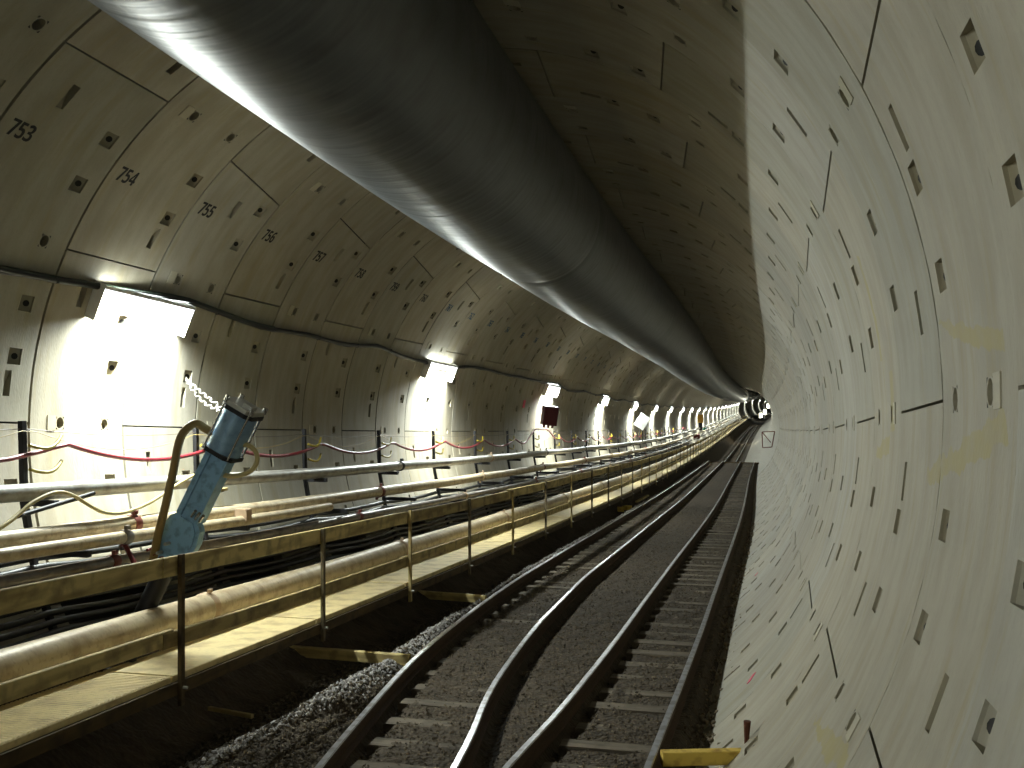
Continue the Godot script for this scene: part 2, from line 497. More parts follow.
func lining() -> void:
	var pj := [[27.3, 25.9], [78.6, 80.4], [133.2, 136.4], [181.35, 181.35], [232.8, 232.8], [284.2, 284.2], [333.4, 334.6]]
	var qj := [[0.3, 0.1], [55.6, 58.4], [103.9, 103.9], [155.75, 155.35], [207.1, 207.1], [258.5, 258.5], [306.8, 306.8]]
	var sides := {}
	for s in ["wall_left", "wall_right", "ceiling"]:
		sides[s] = Node3D.new()
		sides[s].name = s
		add_child(sides[s])
		structure(sides[s])
	var made := {}
	for i in range(-5, 38):
		var odd := posmod(i, 2) == 0     # ring 0 carries number 753
		var joints := pj if odd else qj
		var fr := frame(D0 + i + 0.5)
		for k in 7:
			var j0: Array = joints[k]
			var j1: Array = joints[(k + 1) % 7]
			if i == 0 and k == 1:
				j1 = [130.0, 129.9]
			if i == 0 and k == 2:
				j0 = [130.0, 129.9]
			if k == 6:
				j1 = [j1[0] + 360, j1[1] + 360]
			var mid: float = (j0[0] + j0[1] + j1[0] + j1[1]) / 4
			if mid > 225 and mid < 300:
				continue                 # under the track bed
			var centre: float = 155.5 + PITCH * roundf((mid - 155.5) / PITCH) if odd else 129.78 + PITCH * roundf((mid - 129.78) / PITCH)
			if k == 6:
				centre = 360.2 if odd else 333.2
			elif k == 0 and not odd:
				centre = 27.4
			var key := "%s%d%s" % [odd, k, "a" if i == 0 else ""]
			if not made.has(key):
				made[key] = make_segment(j0, j1, centre, odd and k == 2 and i != 0)
			var o := MeshInstance3D.new()
			o.mesh = made[key]
			o.name = "concrete_segment"
			var deg := fposmod(mid, 360.0)
			var side := "ceiling" if deg > 56 and deg < 112 else "wall_left" if deg > 100 and deg < 250 else "wall_right"
			var lip := rng.randf_range(-0.003, 0.003)
			o.transform = fr.translated_local(Vector3(cos(deg_to_rad(mid)), sin(deg_to_rad(mid)), 0) * lip)
			o.material_override = M["concrete_%d" % rng.randi_range(0, 3)]
			sides[side].add_child(o, true)
			if side == "wall_right" and i in [-2, -1, 0]:
				stain_segment(o, i, made[key], j0, j1)
			if side == "wall_left" and mid > 120 and mid < 200 and j0[0] < 141 and j1[0] > 144 and i > -4 and i < 24:
				number(o, 753 + i)
	# the rings too far off to tell their segments apart, and those behind the photographer's back
	var st := mb()
	for i in range(-14, 300):
		if i >= -5 and i < 38:
			continue
		for seam in 2:
			var z0 := D0 + i + (0.0 if seam == 0 else 0.99)
			var z1 := D0 + i + (0.99 if seam == 0 else 1.0)
			var r := R if seam == 0 else R + 0.02
			var x0 := frame(z0)
			var x1 := frame(z1)
			for j in 48:
				var v := []
				var n := []
				for q in [[x0, j], [x0, j + 1], [x1, j + 1], [x1, j]]:
					var t: float = TAU * q[1] / 48.0
					v.append(q[0] * (Vector3(cos(t), sin(t), 0) * r * S))
					n.append(-(q[0].basis * Vector3(cos(t), sin(t), 0)))
				quad(st, v, n, [Vector2(0, j * 0.125), Vector2(0, j * 0.125 + 0.125), Vector2(0.99, j * 0.125 + 0.125), Vector2(0.99, j * 0.125)], Color(0.8, 0.8, 0.8))
	var far := obj("lining_rings", st, M.concrete_0, sides.wall_left)
	far.set_meta("kind", "stuff")
	# grout and ground behind the segments: a closed shell with thickness
	var shell := mb()
	for i in range(-15, 300, 5):
		var x0 := frame(D0 + i)
		var x1 := frame(D0 + i + 5)
		for j in 32:
			for side in 2:
				var r: float = [R + 0.095, R + 0.4][side]
				var v := []
				var n := []
				for q in [[x0, j], [x0, j + 1], [x1, j + 1], [x1, j]]:
					var t: float = TAU * q[1] / 32.0
					v.append(q[0] * (Vector3(cos(t), sin(t), 0) * r * S / cos(PI / 32)))
					n.append((q[0].basis * Vector3(cos(t), sin(t), 0)) * (-1.0 if side == 0 else 1.0))
				if side == 1:
					v.reverse()
					n.reverse()
				quad(shell, v, n, [Vector2(), Vector2(), Vector2(), Vector2()], Color(0.5, 0.5, 0.5))
	structure(obj("trim_1", shell, M.grout))
	var ends := mb()
	for z in [D0 - 13.8, D0 + 298.0]:
		boxy(ends, frame(z), Vector3(R * 2.2 * S, R * 2.2 * S, 0.3))
	structure(obj("wall_end", ends, M.grout))

func stain_segment(o: MeshInstance3D, i: int, mesh: ArrayMesh, j0: Array, j1: Array) -> void:
	var a0: float = j0[0]
	var a1: float = j1[0]
	var span := a1 - a0
	var v := func(deg: float) -> float: return (deg - a0) / span
	var polys := []
	if i == -2 and a1 > 360:
		polys = [[[0.99, 366.3], [0.11, 363.6], [0.1, 362.1], [0.77, 364.6]], [[1.0, 355.8], [0.14, 359.0], [0.08, 357.0], [1.0, 354.2]]]
	elif i == -1 and a1 > 355 and a0 > 300:
		polys = [[[0.0, 355.9], [0.25, 354.8], [0.2, 353.6], [0.0, 354.0]], [[0.98, 329.0], [0.08, 332.2], [0.03, 330.5], [0.35, 329.0]]]
	elif i == 0 and a1 > 360:
		polys = [[[0.2, 364.5], [0.3, 364.5], [0.36, 356.0], [0.87, 355.5], [0.8, 356.8], [0.2, 358.5]], [[0.5, 366], [0.58, 366], [0.56, 378], [0.5, 378]]]
	if polys.is_empty():
		return
	var marks := []
	for p in polys:
		var m := PackedVector2Array()
		for q in p:
			m.append(Vector2(q[0], v.call(q[1])))
		marks.append(m)
	var st := mb()
	var d := mesh.surface_get_arrays(0)
	var vs: PackedVector3Array = d[Mesh.ARRAY_VERTEX]
	for k in vs.size():
		st.set_color(d[Mesh.ARRAY_COLOR][k])
		st.set_normal(d[Mesh.ARRAY_NORMAL][k])
		st.set_uv(d[Mesh.ARRAY_TEX_UV][k])
		var deg := rad_to_deg(atan2(vs[k].y, vs[k].x))
		while deg < a0 - 3:
			deg += 360
		st.set_uv2(Vector2(0.5 - vs[k].z / S, v.call(deg)))
		st.add_vertex(vs[k])
	o.mesh = st.commit()
	var m: StandardMaterial3D = M.concrete_3.duplicate()
	m.resource_name = "stained_concrete"
	m.detail_enabled = true
	m.detail_albedo = stains(marks)
	m.detail_uv_layer = BaseMaterial3D.DETAIL_UV_2
	m.detail_blend_mode = BaseMaterial3D.BLEND_MODE_MIX
	m.texture_repeat = true
	o.material_override = m

func number(o: MeshInstance3D, n: int) -> void:
	var t := TextMesh.new()
	var font := SystemFont.new()
	font.font_names = PackedStringArray(["Droid Sans"])
	font.font_weight = 700
	t.font = font
	t.text = str(n)
	t.font_size = 64
	t.pixel_size = 0.148 / 47.0
	t.depth = 0.004
	var m := MeshInstance3D.new()
	m.name = "ring_number"
	m.mesh = t
	m.material_override = M.number_black if n < 761 else M.number_blue
	var deg := deg_to_rad(142.6)
	var inward := -Vector3(cos(deg), sin(deg), 0)
	var up := Vector3(sin(deg), -cos(deg), 0)
	m.transform = Transform3D(Basis(Vector3(0, 0, -1) * 0.82, up, inward), ring_point(0.17, 142.6, -0.001))
	o.add_child(m, true)
	if n == 753:
		m.set_meta("label", "ring number 753 stencilled in black")

# ---------------------------------------------------------------- lamps
const LAMPS := [-8.2, -0.9, 6.72]

func lamp(z: float, label: String) -> void:
	var deg := 159.4
	var o := thing("tunnel_lamp", label, "lamp", W(deg, z), "row of white tunnel lamps along the left wall")
	var t := deg_to_rad(deg)
	var fr := frame(z)
	o.basis = Basis(-fr.basis.z, fr.basis * Vector3(sin(t), -cos(t), 0), fr.basis * -Vector3(cos(t), sin(t), 0))
	var st := mb()
	boxy(st, Transform3D(Basis(), Vector3(0, 0.0, 0.07)), Vector3(1.6, 0.014, 0.14))
	boxy(st, Transform3D(Basis(), Vector3(0, -0.01, 0.135)), Vector3(1.6, 0.02, 0.01))
	obj("housing", st, M.fitting, o, true)
	for s in [-1, 1]:
		st = mb()
		boxy(st, Transform3D(Basis(), Vector3(0.795 * s, -0.16, 0.062)), Vector3(0.01, 0.36, 0.124))
		obj("side_shield", st, M.fitting, o, true)
	st = mb()
	boxy(st, Transform3D(Basis(), Vector3(0, -0.07, 0.128)), Vector3(1.57, 0.1, 0.008))
	obj("diffuser", st, M.lamp_face, o, true)
	st = mb()
	cyl(st, Vector3(-0.76, -0.03, 0.08), Vector3(0.76, -0.03, 0.08), 0.016, 8)
	obj("tube", st, M.lamp_bulb, o, true)
	var face := AreaLight3D.new()
	face.name = "face_light"
	face.area_size = Vector2(1.55, 0.1)
	face.light_color = TINT
	face.light_energy = FACE
	face.area_normalize_energy = true
	face.area_range = 60
	face.shadow_enabled = true
	face.transform = Transform3D(Basis(Vector3.UP, PI) * Basis(Vector3.RIGHT, -0.22), Vector3(0, -0.07, 0.145))
	o.add_child(face, true)
	var tube_light := AreaLight3D.new()
	tube_light.name = "tube_light"
	tube_light.area_size = Vector2(1.5, 0.03)
	tube_light.light_color = TINT
	tube_light.light_energy = DOWN
	tube_light.area_normalize_energy = true
	tube_light.area_range = 60
	tube_light.shadow_enabled = true
	tube_light.transform = Transform3D(Basis(Vector3.RIGHT, -PI / 2 + 0.35), Vector3(0, -0.055, 0.08))
	o.add_child(tube_light, true)
	var spill := AreaLight3D.new()      # what escapes upwards between the housing and the wall
	spill.name = "upward_spill"
	spill.area_size = Vector2(1.5, 0.03)
	spill.light_color = TINT
	spill.light_energy = 1.1
	spill.area_normalize_energy = true
	spill.area_range = 60
	spill.shadow_enabled = true
	spill.transform = Transform3D(Basis(Vector3.RIGHT, PI / 2 - 0.25), Vector3(0, 0.012, 0.07))
	o.add_child(spill, true)

const TINT := Color(0.96, 1.0, 0.98)
const FACE := 21.5
const DOWN := 62.0

func lamps() -> void:
	for z in LAMPS:
		lamp(z, "broad white lamp glaring on the wall above the blue gate valve" if z > 0 else "white wall lamp out of the picture, %s the camera" % ("level with" if z > -2 else "well behind"))
	for k in range(20) + [22, 26, 30, 34]:
		var z: float = 13.7 + 7.33 * k
		var words: String = "%s white lamp from the near end of the left wall row" % ORD[mini(k + 1, 29)]
		if k > 19:
			words = "tiny far white lamp beyond the close row, %s of the four sparse ones" % ORD[[22, 26, 30, 34].find(k)]
		if k == 0:
			words = "second white lamp along the left wall, above the swagged red hose"
		elif k == 1:
			words = "white lamp directly over the dark red distribution box on the left wall"
		lamp(z, words)

# ---------------------------------------------------------------- duct, cable
func duct() -> void:
	var root := thing("ventilation_duct", "huge dark grey fabric ventilation duct hung under the tunnel crown", "duct", P(-0.06, 1.93 - 0.607, 3))
	var n := FastNoiseLite.new()
	n.seed = 4
	n.frequency = 1.0
	var z := -12.0
	while z < 150:
		var long := 7.15 if z < 60 else 14.3
		var st := mb()
		st.set_smooth_group(0)
		var cols := 56
		var steps := int(long / (0.07 if z > -1 and z < 16 else 0.35))
		var rows := []
		for i in steps + 1:
			var zz := z + long * i / steps
			var row := []
			for j in cols + 1:
				var t := TAU * j / cols
				var r := 0.609
				r -= 0.012 * exp(-pow(minf(zz - z, z + long - zz) / 0.05, 2))     # drawn in at the joints
				var w := n.get_noise_3d(zz * 9.0, cos(t) * 1.3, sin(t) * 1.3)        # short creases running round the fabric
				var side := clampf(-cos(t + 0.35), 0, 1)
				r += 0.0035 * w * side * side + 0.0022 * n.get_noise_3d(zz * 0.8, cos(t) * 1.0, sin(t) * 1.0)
				row.append(P(-0.06 + r * cos(t), 1.93 + r * sin(t) - 0.01 * sin(PI * (zz - z) / long), zz))
			rows.append(row)
		for i in steps:
			for j in cols:
				var q := [[i, j], [i, j + 1], [i + 1, j + 1], [i + 1, j]]
				for c in [0, 1, 2, 0, 2, 3]:
					st.set_uv(Vector2((z + long * q[c][0] / steps) * S, 2.0 * q[c][1] / cols))
					st.add_vertex(rows[q[c][0]][q[c][1]])
		st.generate_normals()
		obj("duct_section", st, M.duct, root)
		var band := mb()
		sweep(band, [P(-0.06, 1.93, z + long - 0.05), P(-0.06, 1.93, z + long + 0.05)], circle(0.598 * S, 40), true, [], false)
		obj("joint_band", band, M.duct, root)
		z += long
	var cap := mb()
	cyl(cap, P(-0.06, 1.93, 150.0), P(-0.06, 1.93, 150.2), 0.6 * S, 24)
	obj("end_cap", cap, M.duct, root)

const CABLE := [[3.0, 160.3], [5.25, 160.7], [5.7, 160.4], [6.2, 159.8], [6.8, 159.0], [7.2, 158.6], [7.6, 159.1], [8.35, 160.1], [9.4, 159.8], [10.6, 159.8], [11.3, 158.8], [12.2, 159.9], [13.1, 160.4], [14.2, 160.4], [15.1, 158.8], [16.9, 159.0], [19.9, 158.9]]

func cables() -> void:
	var root := thing("power_cable", "thick black power cable bundle looped along the left wall above the lamps", "cable", W(160, 3, 0.05))
	var pts := []
	var green := []
	var z := 2.5
	while z < 145:
		var deg := table(CABLE, z) if z < 19.9 else 159.5 + 0.8 * sin(z * 1.7) + 0.5 * sin(z * 0.857)
		pts.append(W(deg, z, 0.03))
		if z < 9:
			green.append(W(deg - 0.35, z, 0.032))
		z += 0.25 if z < 22 else 1.0
	var st := mb()
	tube(st, pts, 0.028, 8)
	obj("main_cable", st, M.cable_black, root)
	st = mb()
	var twist := []
	for i in pts.size():
		twist.append(pts[i] + Vector3(0.012 * sin(i * 1.1), 0.024 * cos(i * 0.9), 0.0))
	tube(st, twist, 0.02, 6)
	obj("second_cable", st, M.cable_black, root)
	st = mb()
	tube(st, green, 0.018, 6)
	obj("earth_cable", st, M.cable_green, root)
	st = mb()
	z = 3.73
	while z < 60:
		var deg := table(CABLE, z) if z < 19.9 else 159.5 + 0.8 * sin(z * 1.7) + 0.5 * sin(z * 0.857)
		bx(st, Transform3D(frame(z).basis, W(deg, z, 0.03)), Vector3(0.05, 0.06, 0.02))
		z += 1.0
	var ties := obj("cable_tie", st, M.cable_black, root)
	ties.set_meta("kind", "stuff")
	# thin wires sagging from rack to rack
	for w in 2:
		st = mb()
		var path := []
		z = 3.4
		while z < 45:
			var s := fposmod((z - 5.42) / 1.97, 1.0)
			path.append(P(-2.36 + 0.02 * w, -0.1 - (0.03 if w == 0 else 0.13) * 4 * s * (1 - s), z))
			z += 0.14
		tube(st, path, 0.0035, 5)
		var o := obj("hanging_wire", st, [M.wire_brown, M.wire_yellow][w])
		tag(o, ["thin brown wire strung almost straight along the tops of the pipe racks", "thin yellow wire sagging between the tops of the pipe racks"][w], "wire")

# ---------------------------------------------------------------- track
const R1 := [[3.0, 0.2], [4.72, -0.15], [5.62, -0.29], [7.37, -0.53], [9.52, -0.7], [11.89, -0.81], [13.99, -0.845], [19.1, -0.89], [25.3, -0.89], [38.5, -0.8], [52.6, -0.7]]
const R2 := [[3.0, 0.64], [4.92, 0.49], [5.5, 0.42], [6.34, 0.29], [7.81, 0.14], [9.01, 0.05], [10.5, -0.02], [12.23, -0.09], [14.24, -0.11], [19.3, -0.16], [26.6, -0.15], [52.6, 0.0]]
const R3 := [[3.0, 0.71], [4.98, 0.735], [6.1, 0.785], [7.55, 0.81], [11.3, 0.8], [14.36, 0.78], [18.2, 0.77], [29, 0.77], [52.6, 0.85]]
const R4 := [[3.0, 1.39], [5.2, 1.42], [7.29, 1.455], [9.36, 1.47], [11.16, 1.465], [14.36, 1.45], [19.9, 1.42], [34.5, 1.42], [52.6, 1.52]]
const HEAD := -1.76

func rail(t: Array, z0: float, z1: float, root: Node3D, top := HEAD, called := "rail") -> void:
	var path := []
	var z := z0
	while z <= z1:
		path.append(P(table(t, z), top, z))
		z += 0.25 if z < 15 else 0.7
	var st := mb()
	var w := 0.045
	# foot, web and head as one section, from the running surface down
	var prof := [Vector2(0.031, -0.012), Vector2(0.024, 0.0), Vector2(-0.024, 0.0), Vector2(-0.031, -0.012), Vector2(-0.03, -0.034), Vector2(-0.008, -0.045), Vector2(-0.008, -0.112), Vector2(-0.055, -0.126), Vector2(-0.055, -0.136), Vector2(0.055, -0.136), Vector2(0.055, -0.126), Vector2(0.008, -0.112), Vector2(0.008, -0.045), Vector2(0.03, -0.034)]
	sweep(st, path, prof, false)
	var o := obj(called, st, M.rail_rust, root)
	st = mb()
	var cap := path.map(func(p): return p + Vector3(0, 0.0015, 0))
	sweep(st, cap, [Vector2(0.0285, -0.008), Vector2(0.022, 0.001), Vector2(-0.022, 0.001), Vector2(-0.0285, -0.008)], false)
	obj("running_surface", st, M.rail_steel, o)

func sleeper(a: float, b: float, z: float, top: float, root: Node3D) -> void:
	var st := mb()
	var p := P(a, top, z)
	var q := P(b, top, z)
	var mid := (p + q) / 2
	var x := (q - p).normalized()
	var turn := Basis(x, Vector3.UP, x.cross(Vector3.UP)).rotated(Vector3.UP, rng.randf_range(-0.015, 0.015))
	bx(st, Transform3D(turn, mid - Vector3(0, 0.06, 0)), Vector3(p.distance_to(q), 0.12, rng.randf_range(0.15, 0.19)), 0.012)
	obj("sleeper", st, M.sleeper_wood, root)

func track() -> void:
	var left := thing("railway_track", "left narrow-gauge track swerving towards the other track in the foreground", "track", P(0, -1.9, 5))
	var right := thing("railway_track", "right narrow-gauge track running straight beside the right wall", "track", P(1.1, -1.9, 5))
	rail(R1, 3.6, 52.6, left)
	rail(R2, 3.6, 52.6, left)
	rail(R3, 3.4, 52.6, right)
	rail(R4, 3.4, 52.6, right)
	var z := 4.5
	while z < 52:
		sleeper(table(R3, z) + 0.085, table(R4, z) - 0.02, z, -1.859 + rng.randf_range(-0.015, 0.008), right)
		var z2 := z + 0.2
		sleeper(table(R1, z2) + 0.085, table(R2, z2) - 0.02, z2, -1.866 + rng.randf_range(-0.016, 0.009), left)
		z += 0.45
	# the joint with its fishplates in the second rail
	var st := mb()
	for s in [-1, 1]:
		bx(st, Transform3D(upright(5.15).basis.rotated(Vector3.UP, 0.12), P(table(R2, 5.15) + 0.018 * s, HEAD - 0.055, 5.15)), Vector3(0.016, 0.06, 0.42))
	obj("fishplate", st, M.rail_rust, left)
	# beyond the raised switch the single track runs on at the bottom of the tunnel
	var far := thing("railway_track", "single far track on the tunnel floor beyond the raised switch", "track", P(0.1, -2.42, 53))
	rail([[52.7, -0.33], [80, -0.3], [145, -0.3]], 52.9, 145, far, -2.3)
	rail([[52.7, 0.35], [80, 0.36], [145, 0.36]], 52.9, 145, far, -2.3)
	z = 53.2
	while z < 95:
		sleeper(-0.55, 0.57, z, -2.39, far)
		z += 0.9

# ---------------------------------------------------------------- ballast
var hump := FastNoiseLite.new()
var rough := FastNoiseLite.new()

func heap(z: float) -> float:   # where the ridge of pale gravel lies
	return -1.0 + 0.26 * smoothstep(4.6, 7.2, z) if z < 7.2 else -0.74 - 0.05 * (z - 7.2)

func ground(a: float, z: float) -> float:
	var h := -1.866
	var r1 := table(R1, clampf(z, 3, 52))
	var r4 := table(R4, clampf(z, 3, 52))
	if a < -1.15:
		h = lerpf(-1.52, -1.95, smoothstep(-2.05, -1.2, a))
	elif a < r1 - 0.06:
		var t: float = (a + 1.15) / maxf(0.05, r1 - 0.06 + 1.15)
		h = lerpf(-1.95, -1.855, smoothstep(0.0, 0.6, t))
		var wave := sin((a + 1.15) * 17.0 + 2.5 * hump.get_noise_2d(0, z * 3.0) + z * 0.3)
		h += 0.028 * wave * smoothstep(0.1, 0.4, t) * smoothstep(1.0, 0.75, t)
	elif a > r4 + 0.1:
		h = lerpf(-1.9, -2.0, smoothstep(r4 + 0.1, r4 + 0.2, a))
		h = maxf(h, -2.0 + 0.12 * smoothstep(1.68, 1.78, a))
	for t in [R1, R2, R3]:
		var d: float = a - table(t, clampf(z, 3, 52))
		h -= 0.06 * smoothstep(0.0, 0.05, d) * smoothstep(0.17, 0.1, d)
	if a < r1 - 0.06:
		if z < 9.5:
			h += 0.03 * exp(-pow((a - heap(z)) / 0.08, 2)) - 0.045 * exp(-pow((a - heap(z) - 0.17 - 0.02 * sin(z * 4.0)) / 0.035, 2))
		h += 0.02 * hump.get_noise_2d(a * 60, z * 25) + 0.02 * rough.get_noise_2d(a * 60, z * 60)
	h += 0.02 * hump.get_noise_2d(a * 40, z * 40) + 0.016 * rough.get_noise_2d(a * 100, z * 100)
	return h

func ground_mesh(z0: float, z1: float, grow: float, height: Callable, a0: float, a1: float, cols: int) -> SurfaceTool:
	var st := mb()
	st.set_smooth_group(0)
	var rows := []
	var z := z0
	while true:
		var row := []
		for j in cols + 1:
			var a := lerpf(a0, a1, float(j) / cols)
			row.append(P(a, height.call(a, z), z))
		rows.append(row)
		if z >= z1:
			break
		z = minf(z1, z + maxf(0.03, z * grow))
	for i in rows.size() - 1:
		for j in cols:
			var q := [[i, j], [i + 1, j], [i + 1, j + 1], [i, j + 1]]
			for c in [0, 1, 2, 0, 2, 3]:
				st.add_vertex(rows[q[c][0]][q[c][1]])
	st.generate_normals()
	return st

func pebble(seed_: int) -> ArrayMesh:
	var r := RandomNumberGenerator.new()
	r.seed = seed_
	var v := []
	var t := (1.0 + sqrt(5.0)) / 2.0
	for p in [[-1, t, 0], [1, t, 0], [-1, -t, 0], [1, -t, 0], [0, -1, t], [0, 1, t], [0, -1, -t], [0, 1, -t], [t, 0, -1], [t, 0, 1], [-t, 0, -1], [-t, 0, 1]]:
		v.append(Vector3(p[0], p[1] * 0.7, p[2]).normalized() * r.randf_range(0.65, 1.15) * Vector3(1, 0.7, 0.85))
	var st := mb()
	st.set_smooth_group(-1)
	for f in [[0, 11, 5], [0, 5, 1], [0, 1, 7], [0, 7, 10], [0, 10, 11], [1, 5, 9], [5, 11, 4], [11, 10, 2], [10, 7, 6], [7, 1, 8], [3, 9, 4], [3, 4, 2], [3, 2, 6], [3, 6, 8], [3, 8, 9], [4, 9, 5], [2, 4, 11], [6, 2, 10], [8, 6, 7], [9, 8, 1]]:
		for k in [0, 2, 1]:
			st.add_vertex(v[f[k]])
	st.generate_normals()
	return st.commit()

func stones(called: String, label: String, m: Material, count: int, spot: Callable, sizes: Array, tints: Array) -> void:
	var mm := MultiMesh.new()
	mm.transform_format = MultiMesh.TRANSFORM_3D
	mm.use_colors = true
	mm.mesh = pebble(count)
	mm.instance_count = count
	for i in count:
		var q: Vector3 = spot.call()
		var s := rng.randf_range(sizes[0], sizes[1]) * rng.randf_range(0.6, 1.0)
		var b := Basis.from_euler(Vector3(rng.randf() * TAU, rng.randf() * TAU, rng.randf() * TAU)).scaled(Vector3(s, s, s))
		mm.set_instance_transform(i, Transform3D(b, P(q.x, q.y, q.z) + Vector3(0, s * 0.2, 0)))
		var k := rng.randf_range(tints[0], tints[1])
		mm.set_instance_color(i, Color(k, k * 0.97, k * 0.92))
	var o := MultiMeshInstance3D.new()
	o.multimesh = mm
	o.material_override = m
	o.name = numbered(called)
	add_child(o)
	tag(o, label, "gravel", "", "stuff")

func bed() -> void:
	hump.seed = 9
	hump.frequency = 0.05
	rough.seed = 10
	rough.frequency = 0.12
	var half := func(b: float) -> float: return sqrt(R * R - b * b) + 0.05
	structure(obj("floor", ground_mesh(2.2, 52.8, 0.0075, ground, -2.05, 1.95, 110), M.ballast))
	var low := func(a: float, z: float) -> float: return lerpf(-2.42, -1.85, smoothstep(-0.6, -1.5, a)) + 0.012 * hump.get_noise_2d(a * 40, z * 20)
	structure(obj("floor_1", ground_mesh(52.4, 295.0, 0.02, low, -1.75, 1.0, 20), M.ballast))
	# the end of the raised bed: a dark timber kerb across it
	var st := mb()
	bx(st, Transform3D(upright(52.85).basis, P(0.37, -2.14, 52.85)), Vector3(2.7 * S, 0.62 * S, 0.1))
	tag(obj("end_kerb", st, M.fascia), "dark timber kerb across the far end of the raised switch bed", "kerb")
	var between := func() -> Vector3:
		while true:
			var z := 3.6 + 22.0 * pow(rng.randf(), 2.0)
			var a := rng.randf_range(-1.12, 1.85)
			var clear := true
			for t in [R1, R2, R3, R4]:
				if absf(a - table(t, z)) < 0.06:
					clear = false
			if clear:
				return Vector3(a, ground(a, z), z)
		return Vector3.ZERO
	stones("ballast_stones", "brown-grey crushed ballast stones strewn between the rails", M.stone, 36000, between, [0.006, 0.02], [0.5, 1.7])
	var edge := func() -> Vector3:
		var z := 4.0 + 18.0 * pow(rng.randf(), 1.5)
		var a := 1.79 - 0.2 * pow(rng.randf(), 2.0)
		return Vector3(a, maxf(ground(a, z), -1.93) + rng.randf_range(0.0, 0.02), z)
	stones("rubble_edge", "loose rubble stones along the foot of the right wall", M.stone, 1300, edge, [0.012, 0.04], [1.2, 2.6])
	var ridge := func() -> Vector3:
		var z := rng.randf_range(4.3, 9.2)
		var a: float = heap(z) + rng.randf_range(-0.1, 0.1) * (0.5 + rng.randf())
		return Vector3(a, ground(a, z) + 0.004 * rng.randf(), z)
	stones("pale_gravel_heap", "pale grey gravel ridge on the bank left of the left track, in the foreground", M.pale_gravel, 5200, ridge, [0.01, 0.026], [0.35, 1.0])
	var bank := func() -> Vector3:
		var z := 3.8 + 14.0 * pow(rng.randf(), 1.6)
		var a: float = rng.randf_range(-1.25, table(R1, z) - 0.1)
		return Vector3(a, ground(a, z), z)
	stones("bank_stones", "dark brown-grey stones on the bank between the walkway and the left rail", M.stone, 14000, bank, [0.01, 0.034], [0.4, 1.5])
	var far := func() -> Vector3:
		var z := rng.randf_range(8.6, 30.0)
		var a: float = table(R1, z) - rng.randf_range(0.1, 0.2)
		return Vector3(a, ground(a, z) + 0.02, z)
	stones("pale_gravel_strip", "thin pale gravel strip against the left rail farther along", M.pale_gravel, 4000, far, [0.01, 0.024], [0.4, 1.0])

# ---------------------------------------------------------------- walkway
func walkway() -> void:
	var root := thing("walkway", "raised wooden walkway with plank handrail along the left side of the tracks", "walkway", P(-1.42, -1.9, 5))
	var z := 1.25
	var k := 0
	while z < 150:
		var long := 1.945 if z < 60 else 7.78
		var st := mb()
		var tilt := rng.randf_range(-0.006, 0.006)
		sweep(st, along(-1.42, -1.48 + tilt, z + 0.012, z + long - 0.012), soft_rect(0.44 * S, 0.04 * S, 0.006), false)
		var plank := obj("deck_plank", st, M.deck, root)
		if k == 1:      # the near plank is ribbed across
			st = mb()
			var zz := z + 0.05
			while zz < z + long - 0.04:
				bx(st, Transform3D(upright(zz).basis, P(-1.42, -1.4585 + tilt, zz)), Vector3(0.43 * S, 0.006, 0.022), 0.002)
				zz += 0.033
			obj("anti_slip_rib", st, M.deck, plank)
		st = mb()
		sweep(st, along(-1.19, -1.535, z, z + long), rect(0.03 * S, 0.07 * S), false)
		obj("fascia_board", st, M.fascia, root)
		z += long
		k += 1
	z = 1.29
	while z < 90:
		var st := mb()
		var x := upright(z)
		var top := -0.795 + rng.randf_range(-0.008, 0.012) + (0.03 if z > 14 else 0.0)
		bx(st, Transform3D(x.basis, P(-1.163, (top - 1.63) / 2, z)), Vector3(0.034, (top + 1.63) * S, 0.05))
		var post := obj("post", st, M.fascia if absf(z - 5.18) < 0.1 else M.post if int(z * 7) % 3 else M.board_dull, root)
		st = mb()
		cyl(st, P(-1.15, -1.53, z), P(-1.125, -1.53, z), 0.012, 8)
		obj("bolt", st, M.alloy, post)
		z += 1.945
	z = 1.2
	k = 0
	while z < 150:
		var long := 3.89 if z < 60 else 15.56
		for b in [[-0.86, 0.108, "handrail_board"], [-1.252, 0.085, "midrail_board"]]:
			var st := mb()
			var j := rng.randf_range(-0.006, 0.008) + (0.022 if z > 12 and b[1] > 0.1 else 0.0)
			var path := []
			var zz := z - 0.06
			while zz < z + long + 0.07:
				path.append(P(-1.2 + (0.006 if k % 2 else 0.0), b[0] + j - 0.004 * sin((zz - z) * PI / long), zz))
				zz += 0.4 if z < 30 else 2.0
			sweep(st, path, soft_rect(0.028 * S, b[1] * S, 0.005), false)
			obj(b[2], st, M.board if (k + int(b[1] * 100)) % 3 else M.board_dull, root)
		z += long
		k += 1

